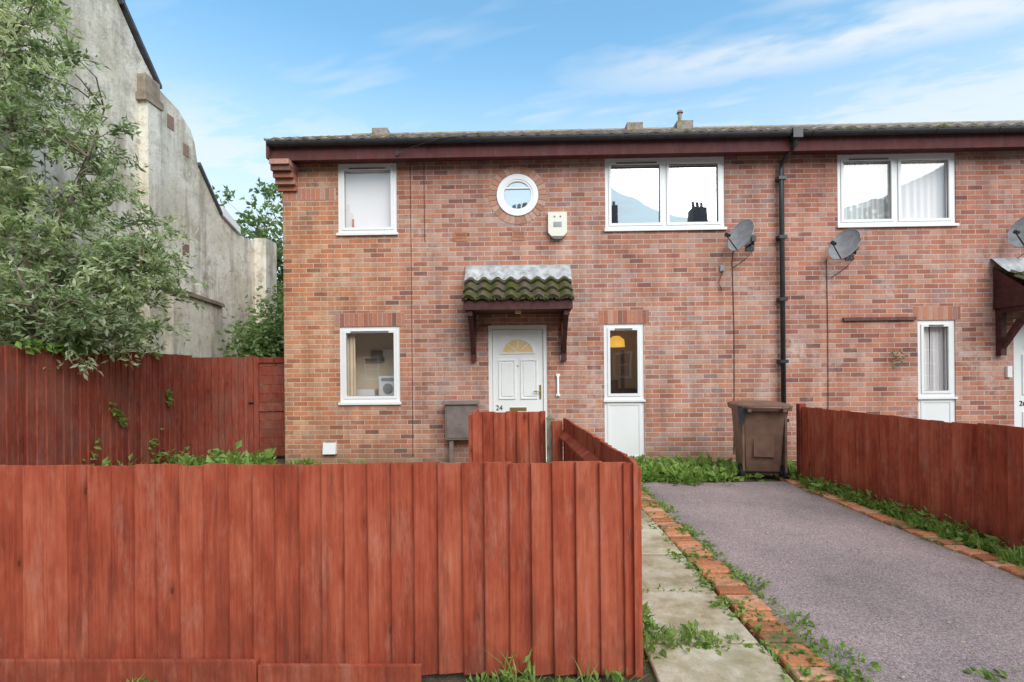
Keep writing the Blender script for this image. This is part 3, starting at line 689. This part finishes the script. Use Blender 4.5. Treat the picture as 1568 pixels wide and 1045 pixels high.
body=mb.build('body',[M['bin']],B,True)
mb=MB()
for sx in (-1,1):
    x0=sx*.25; mb.tube([(x0-.03,-.20,.10),(x0+.03,-.20,.10)],.10,20); mb.tube([(x0-.034,-.20,.10),(x0+.034,-.20,.10)],.04,12)
mb.tube([(-.25,-.2,.1),(.25,-.2,.1)],.012,8)
mb.prism([(-.325,.93),(-.20,.93),(-.235,.80),(-.26,.70),(-.28,.77),(-.315,.66)],'y',-.372,-.362)
mb.build('wheels_and_liner',[M['black']],B)
mb=MB()
for sx in (-1,1): mb.tube([(sx*.25-.036,-.2,.1),(sx*.25+.036,-.2,.1)],.022,12)
mb.build('hub_caps',[M['grey']],B)
B.location=(3.10,6.50,.0); B.rotation_euler=(0,0,math.radians(-12))

# ------------------------------------------------------------------ neighbouring rendered gable wall
w=MB(); XW=-7.0
prof=[(2,-.05),(13.3,-.05),(13.3,4.95),(12.4,4.9),(12.0,4.88),(11.3,5.12),(10.85,5.6),(10.52,5.95),(10.42,6.4),(10.3,6.62),(9.92,6.86),(9.35,6.98),(8.9,7.4),(8.45,7.92),(6.0,10.6),(4,11.5),(2,11.5)]
w.prism(prof,'x',XW-5,XW,0)
w.prism([(8.88,-.05),(9.2,-.05),(9.2,6.46),(8.88,6.46)],'x',XW,XW+.17,0)
w.prism([(9.45,-.05),(11.0,-.05),(11.0,2.95),(9.45,3.05)],'x',XW,XW+.20,0)
w.prism([(9.43,3.05),(11.03,2.95),(11.0,3.02),(9.43,3.14)],'x',XW,XW+.26,3)
w.prism([(12.75,-.05),(13.32,-.05),(13.32,5.0),(12.75,5.0)],'x',XW,XW+.3,0)
w.box(XW+.002,XW+.20,8.80,9.24,6.46,6.60,3); w.box(XW+.002,XW+.16,8.84,9.20,6.602,6.95,3)
w.box(XW+.002,XW+.010,9.60,9.78,6.35,6.62,1)
w.box(XW+.002,XW+.010,10.05,10.22,6.0,6.25,1); w.box(XW+.002,XW+.010,10.0,10.2,3.9,4.15,1)
w.prism([(8.45,7.93),(6.0,10.62),(6.0,10.74),(8.5,8.02)],'x',XW-5.,XW+.08,2); w.prism([(8.42,8.02),(9.38,6.97),(9.38,7.04),(8.42,8.1)],'x',XW-5.,XW+.07,2)
w.prism([(10.52,5.97),(11.3,5.13),(11.3,5.19),(10.52,6.04)],'x',XW-5,XW+.06,2)
w.prism([(11.3,5.14),(12.0,4.9),(12.0,5.05),(11.3,5.35)],'x',XW-.3,XW+.07,4)
w.build('rendered_gable_building',[M['render'],brickunit_mat('old_brick',[(0,(.30,.19,.15)),(1,(.36,.24,.19))]),M['slate'],simple('stone_coping',(.30,.24,.185),.9,.3,6),M['upvc']],None,True)

# ------------------------------------------------------------------ opposite terrace (seen in reflections)
O=empty('opposite_terrace'); w=MB()
w.prism([(-14,0),(-14,7.9),(-18,11.0),(-22,7.9),(-22,0)],'x',-25,25,0)
w.build('walls',[simple('opposite_brick',(.36,.24,.19),.9,.2,3)],O)
w=MB(); w.quad((-25,-13.8,7.9),(25,-13.8,7.9),(25,-18,11.15),(-25,-18,11.15))
for x in range(-24,25,6):
    w.box(x-.5,x+.5,-18.6,-17.4,10.2,12.4)
    for k in (-.3,0,.3): w.tube([(x+k,-18,12.4),(x+k,-18,12.9)],.12,8)
w.build('roof',[M['slate']],O)
w=MB()
for x in range(-24,25,3):
    for z in (1.0,4.4): frame_rect(w,x-.5,x+.5,z,z+1.5,-13.99,-13.93,.1); w.box(x-.4,x+.4,-13.99,-13.96,z+.7,z+.78)
w.build('windows',[M['upvc']],O)

# ------------------------------------------------------------------ trees
def make_tree(name,base,clusters,limbs,lmat,leafL,leafW,per,twig=.45,droop=.3):
    P=empty(name); b=MB(); l=MB()
    for L in limbs:
        pts=[Vector(p) for p in L[0]]; r0,r1=L[1]
        b.tube(pts,[r0+(r1-r0)*i/(len(pts)-1) for i in range(len(pts))],7)
    nodes=[Vector(p) for L in limbs for p in L[0][1:]]
    for L in limbs:
        for i in range(1,len(L[0])-1):
            a=Vector(L[0][i]);c=Vector(L[0][i+1]); nodes+= [a.lerp(c,.33),a.lerp(c,.66)]
    for c in clusters:
        c=Vector(c); nn=min(nodes,key=lambda q:(q-c).length+ (.4 if q.z>c.z+.3 else 0))
        mid=(nn+c)/2+Vector((U(-.12,.12),U(-.12,.12),U(0,.15)))
        b.tube([nn,mid,c],[.014,.008,.004],5,cap=False)
        base_r=U(-.25,.28)
        for tw in range(3):
            out=(c-Vector(base)); out.z*=.4; out.normalize()
            d=(out*U(.2,1)+Vector((U(-1,1),U(-1,1),U(-.9,.8)))).normalized(); ln=twig*U(.6,1.3)
            e=c+d*ln+Vector((0,0,-droop*ln*.5))
            m1=c+d*ln*.5
            b.tube([c,m1,e],[.004,.003,.0015],4,cap=False)
            for i in range(per):
                t=U(.05,1.05); p=(c.lerp(m1,t*2) if t<.5 else m1.lerp(e,t*2-1))+Vector((U(-1,1),U(-1,1),U(-1,1)))*.06
                ld=d*U(.2,1)+Vector((U(-1,1),U(-1,1),U(-1,.6)))
                q=leafL*U(.55,1.25)
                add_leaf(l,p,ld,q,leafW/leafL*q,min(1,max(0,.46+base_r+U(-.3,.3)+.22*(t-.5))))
    b.build('trunk_and_limbs',[M['bark']],P); l.build('foliage',[lmat],P)
    return P
base=(-6.15,6.3,0)
limbs=[([base,(-6.1,6.25,.9),(-6.2,6.2,1.7),(-6.35,6.2,2.8),(-6.4,6.1,4.0),(-6.5,6.1,5.6)],(.10,.02)),
 ([(-6.15,6.25,1.2),(-5.8,6.3,1.9),(-5.4,6.4,2.5),(-5.0,6.4,2.9)],(.05,.012)),
 ([(-6.2,6.2,1.7),(-5.9,6.0,2.6),(-5.6,5.9,3.5),(-5.3,5.9,4.1)],(.05,.012)),
 ([(-6.3,6.2,2.4),(-6.1,6.4,3.4),(-5.8,6.5,4.4),(-5.6,6.5,5.0)],(.04,.010)),
 ([(-6.15,6.25,1.0),(-6.5,6.0,1.9),(-6.8,5.7,2.8),(-6.8,5.5,3.8)],(.05,.015)),
 ([(-6.1,6.25,1.1),(-5.8,5.9,1.7),(-5.5,5.5,2.1),(-5.4,5.2,2.4)],(.04,.012))]
cl=[]
lumps=[((-5.95,6.0,2.5),(1.15,.9,.9)),((-5.5,6.3,3.2),(.85,.7,.75)),((-6.1,6.0,3.9),(.9,.8,.8)),((-6.2,6.0,5.0),(.8,.7,.8)),((-5.0,6.3,2.75),(.5,.5,.5)),((-5.6,6.2,4.55),(.5,.5,.5)),((-6.3,5.6,1.95),(1.0,.8,.45)),((-5.4,6.0,2.05),(.8,.6,.4)),((-6.3,6.0,5.9),(.7,.6,.6))]
cnt=[60,40,38,34,20,10,38,38,18]
for (c,r),n in zip(lumps,cnt):
    k=0
    while k<n:
        p=Vector((U(-1,1),U(-1,1),U(-1,1)))
        if p.length>1 or p.length<.25: continue
        q=(c[0]+p.x*r[0],c[1]+p.y*r[1],c[2]+p.z*r[2])
        if q[0]<-6.8 : q=(-6.8+U(0,.2),q[1],q[2])
        cl.append(q); k+=1
make_tree('tree',base,cl,limbs,M['leafT'],.105,.036,24,.36,.4)
def bgtree(name,c,r,h,n,L=.22):
    b_=(c[0],c[1],0); lm=[([b_,(c[0],c[1],h*.5),(c[0]+.3,c[1],h*.8)],(.2,.05)),([(c[0],c[1],h*.4),(c[0]+r*.5,c[1]-.3,h*.75)],(.1,.03)),([(c[0],c[1],h*.4),(c[0]-r*.5,c[1]+.3,h*.7)],(.1,.03))]
    cl=[]
    while len(cl)<n:
        p=Vector((U(-1,1),U(-1,1),U(-1,1)))
        if p.length>1: continue
        rr_=r*(1+.25*math.sin(p.x*5+c[0])*math.cos(p.z*6))
        cl.append((c[0]+p.x*rr_,c[1]+p.y*rr_,h*.6+p.z*h*.42*(1+.2*math.sin(p.x*7))))
    make_tree(name,b_,cl,lm,M['leafB'],L,L*.5,13,.6,.3)
bgtree('tree',(-10.4,19,0),2.6,8.4,200)
bgtree('tree',(-8.0,20,0),2.0,7.6,170)
bgtree('tree',(-6.4,17,0),1.5,5.9,130)
def shrub(name,lumps,n,L,W,mat='leafB'):
    l=MB()
    for i in range(n):
        c,r=random.choice(lumps); p=Vector((random.gauss(0,.5),random.gauss(0,.5),random.gauss(0,.5)))
        q=Vector(c)+Vector((p.x*r[0],p.y*r[1],p.z*r[2]))
        if q.z<0: continue
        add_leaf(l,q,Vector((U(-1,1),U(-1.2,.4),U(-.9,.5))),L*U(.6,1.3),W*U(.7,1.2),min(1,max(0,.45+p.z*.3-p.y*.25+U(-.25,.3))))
    return l.build(name,[M[mat]])
shrub('ivy_bush',[((-5.0,9.3,1.9),(.5,.4,.5)),((-5.5,10.2,2.0),(.5,.5,.6)),((-4.6,9.0,1.9),(.35,.3,.55)),((-4.35,9.6,2.6),(.25,.4,.7)),((-5.0,10.4,2.7),(.6,.5,.6)),((-4.5,9.0,1.2),(.5,.3,.7))],4200,.12,.075)

# ------------------------------------------------------------------ weeds
wd=MB()
for i in range(60): weed_clump(wd,U(1.25,2.85),U(6.12,7.3),0,U(.1,.2),U(.08,.24),26,.10,.06)
for i in range(16): weed_clump(wd,U(.7,1.3),U(6.3,7.2),0,.14,.15,24,.09,.05)
for i in range(34): weed_clump(wd,U(3.36,3.62),U(5.5,7.3),0,.12,.14,20,.08,.045)
wd.build('weeds',[M['weed']])
wd=MB()
for i in range(110):
    y=U(2.1,6.0); weed_clump(wd,3.45+ (6.1-y)*.07*U(.0,1.),y,.01,U(.05,.12),U(.03,.10),20,.05,.026)
for i in range(30):
    y=U(3.0,5.6); weed_clump(wd,3.48+(6.1-y)*.07,y,0,.12,.15,34,.065,.03); grass_tuft(wd,3.46,y,0,.10,.14,14)
for i in range(36):
    weed_clump(wd,3.31+U(-.04,.03),U(2.4,6),.005,U(.02,.06),U(.01,.03),10,.025,.014)
wd.build('weeds',[M['weed']])
wd=MB()
for i in range(190):
    y=1.9+4.2*R(); x=random.choice((1.215,1.33,1.44,1.44,1.45,1.22))+U(-.02,.03)-(y-1.8)*.012
    if R()<.8: weed_clump(wd,x,y,.012,U(.02,.07),U(.006,.03),12,.032,.02,.5)
    else: grass_tuft(wd,x,y,.01,.03,.045,8)
for (x,y,r,h,n) in ((1.49,2.35,.13,.05,70),(1.48,2.75,.09,.04,36),(1.47,3.2,.10,.04,44),(1.22,2.2,.08,.05,30),(2.15,2.1,.2,.05,50),(2.9,2.15,.2,.07,60),(2.5,2.05,.15,.06,40),(1.50,2.05,.1,.06,40),(1.20,2.9,.09,.04,40),(1.20,3.6,.09,.04,40),(1.42,4.2,.10,.05,44),(1.41,5.0,.10,.05,44)):
    weed_clump(wd,x,y,.01,r,h,n,.038,.024,.5); grass_tuft(wd,x,y,.01,r,h*1.3,10)
wd.build('weeds',[M['weed']])
wd=MB()
for (x,y,r,h,n,L) in ((.60,2.62,.09,.16,70,.05),(.66,2.50,.10,.10,60,.05),(.80,2.52,.09,.05,46,.04),(.95,2.50,.08,.04,36,.035),(1.08,2.51,.05,.03,20,.03),(.58,3.0,.06,.10,30,.04),(.57,3.5,.06,.12,30,.05),(.56,2.35,.05,.12,34,.05),(.88,2.54,.08,.06,50,.04)):
    weed_clump(wd,x,y,.005,r,h,n,L,L*.55); 
    if r>.07: grass_tuft(wd,x,y,.01,r*.8,h,20)
for k in range(10): weed_clump(wd,.57+U(-.02,.03),U(2.9,6),.0,.05,.07,16,.045,.022)
for k in range(6):
    for j in range(6): weed_clump(wd,U(.62,1.18),1.31+.6*(k+3)+U(-.01,.01),.012,.03,.012,8,.02,.012)
wd.build('weeds',[M['weed']])
wd=MB()
for (x,h) in ((-.10,.12),(-.03,.17),(.04,.11),(.27,.09),(.36,.08),(-.2,.06),(-1.75,.05),(.44,.10),(.15,.05)):
    weed_clump(wd,x,FY-.11,-.01,.05,h,22,.05,.02); grass_tuft(wd,x,FY-.11,-.01,.04,h*1.3,8)
wd.build('weeds',[M['weed']])
wd=MB()
for i in range(34): weed_clump(wd,U(-4.7,-3.55),U(6.0,7.4),0,U(.12,.22),U(.15,.36),28,.13,.085)
for i in range(16): weed_clump(wd,U(-3.6,-2.4),U(6.6,7.4),0,U(.1,.15),U(.06,.14),20,.09,.05)
for i in range(14): weed_clump(wd,U(-5.45,-5.2),U(5.6,7.6),0,.15,.3,24,.10,.05)
wd.build('weeds',[M['weed']])
iv=MB()
def ivy(pts,n,s=.05,L=.07):
    for i in range(n):
        k=random.randrange(len(pts)-1); t=R(); p=Vector(pts[k]).lerp(Vector(pts[k+1]),t)+Vector((U(0,.04),U(-s,s),U(-s,s)))
        add_leaf(iv,p,Vector((U(.1,1),U(-.8,.8),U(-1,.2))),L*U(.6,1.2),L*.6,U(.2,.8))
ivy([(-5.46,6.35,1.05),(-5.46,6.45,.9),(-5.46,6.6,.72)],46); ivy([(-5.46,7.4,1.15),(-5.46,7.42,.95)],34)
ivy([(-5.46,5.2,1.78),(-5.46,5.8,1.76),(-5.46,6.5,1.74)],120,.06,.10); ivy([(-5.46,6.5,1.72),(-5.46,6.9,1.78),(-5.44,7.2,1.74)],40,.05,.08)
ivy([(-5.46,5.9,.15),(-5.46,6.2,.6)],20); ivy([(-5.46,7.0,.3),(-5.46,7.2,.6)],20)
iv.build('ivy_on_fence',[M['weed']])
wp=MB()
for i in range(40):
    add_leaf(wp,(5.72+U(-.12,.12),YF-.03-U(0,.06),1.55+U(-.1,.14)),Vector((U(-1,1),-U(.1,1),U(-.4,1))),.06,.02,U(.1,.6))
wp.tube([(5.72,YF-.01,1.4),(5.70,YF-.03,1.55),(5.76,YF-.05,1.65)],.004,5)
wp.build('wall_plant',[M['leafB']])

# ------------------------------------------------------------------ camera
cam=bpy.data.cameras.new('camera'); co=bpy.data.objects.new('camera',cam); scene.collection.objects.link(co); scene.camera=co
cam.lens=17.22; cam.sensor_width=36; cam.shift_y=.0306; cam.clip_end=1000; cam.clip_start=.05
th=.02; al=.010
fw=Vector((-math.sin(th),math.cos(th),0)); r_=Vector((math.cos(th),math.sin(th),0)); up=Vector((0,0,1))
cr=r_*math.cos(al)-up*math.sin(al); cu_=up*math.cos(al)+r_*math.sin(al)
mt=Matrix((cr,cu_,-fw)).transposed().to_4x4(); mt.translation=Vector((0,0,1.4)); co.matrix_world=mt

# ------------------------------------------------------------------ light
el=math.radians(40); az_dir=Vector((.48,-.88,0)).normalized()
sd=Vector((az_dir.x*math.cos(el),az_dir.y*math.cos(el),math.sin(el)))
sl=bpy.data.lights.new('sun','SUN'); sl.energy=3.1; sl.angle=math.radians(50); sl.color=(1,.965,.92)
so=bpy.data.objects.new('sun',sl); scene.collection.objects.link(so); so.rotation_euler=sd.to_track_quat('Z','Y').to_euler()
wl=bpy.data.worlds.new('World'); scene.world=wl; wl.use_nodes=True; nt=wl.node_tree; nt.nodes.clear()
S=NT.__new__(NT); S.t=nt
out=nt.nodes.new('ShaderNodeOutputWorld'); S.out=out
sky=S.n('TexSky',sky_type='NISHITA',sun_disc=False,sun_elevation=el,sun_rotation=math.atan2(sd.x,sd.y),air_density=1.,dust_density=.6,ozone_density=1.6)
tc=S.n('TexCoord').outputs['Generated']; x,y,z=S.xyz(tc)
zc=S.math('MAXIMUM',z,.04); px=S.math('DIVIDE',x,zc); py=S.math('DIVIDE',y,zc)
rx=S.math('ADD',S.math('MULTIPLY',px,.952),S.math('MULTIPLY',py,-.305)); ry=S.math('ADD',S.math('MULTIPLY',px,.305),S.math('MULTIPLY',py,.952))
v=S.comb(S.math('MULTIPLY',rx,.45),S.math('MULTIPLY',ry,1.5),0.)
n1=S.noise(v,1.3,4,.6); n2=S.noise(S.comb(S.math('MULTIPLY',rx,1.2),S.math('MULTIPLY',ry,2.2),3.),1.6,4,.62)
wisps=S.math('MULTIPLY',S.mr(n1,.42,.76),.75)
ryw=S.math('ADD',ry,S.math('MULTIPLY',S.math('SUBTRACT',n2,.5),.50))
dd=S.math('ABSOLUTE',S.math('SUBTRACT',ryw,1.74))
streak=S.math('MULTIPLY',S.math('MULTIPLY',S.mr(dd,.26,.0),S.mr(rx,-.8,.4)),S.mr(n2,.3,.6,.35,.85))
hz=S.mr(z,.58,.22,.06,.80)
ov=S.math('MULTIPLY',S.mr(y,.25,-.35),.72)
lowc=S.math('MULTIPLY',S.mr(z,.52,.36),S.mr(n2,.32,.58,.15,.80))
f=S.math('MAXIMUM',S.math('MAXIMUM',S.math('MAXIMUM',wisps,ov),streak),S.math('MAXIMUM',hz,lowc),clamp=True)
blue=S.mix(1.,sky.outputs[0],(1.35,2.15,2.10),'MULTIPLY')
colr=S.mix(f,blue,(6.2,6.5,6.65))
bg=S.n('Background',{'Color':colr,'Strength':.15}); nt.links.new(bg.outputs[0],out.inputs[0])
scene.view_settings.view_transform='Standard'; scene.view_settings.look='None'; scene.view_settings.exposure=0
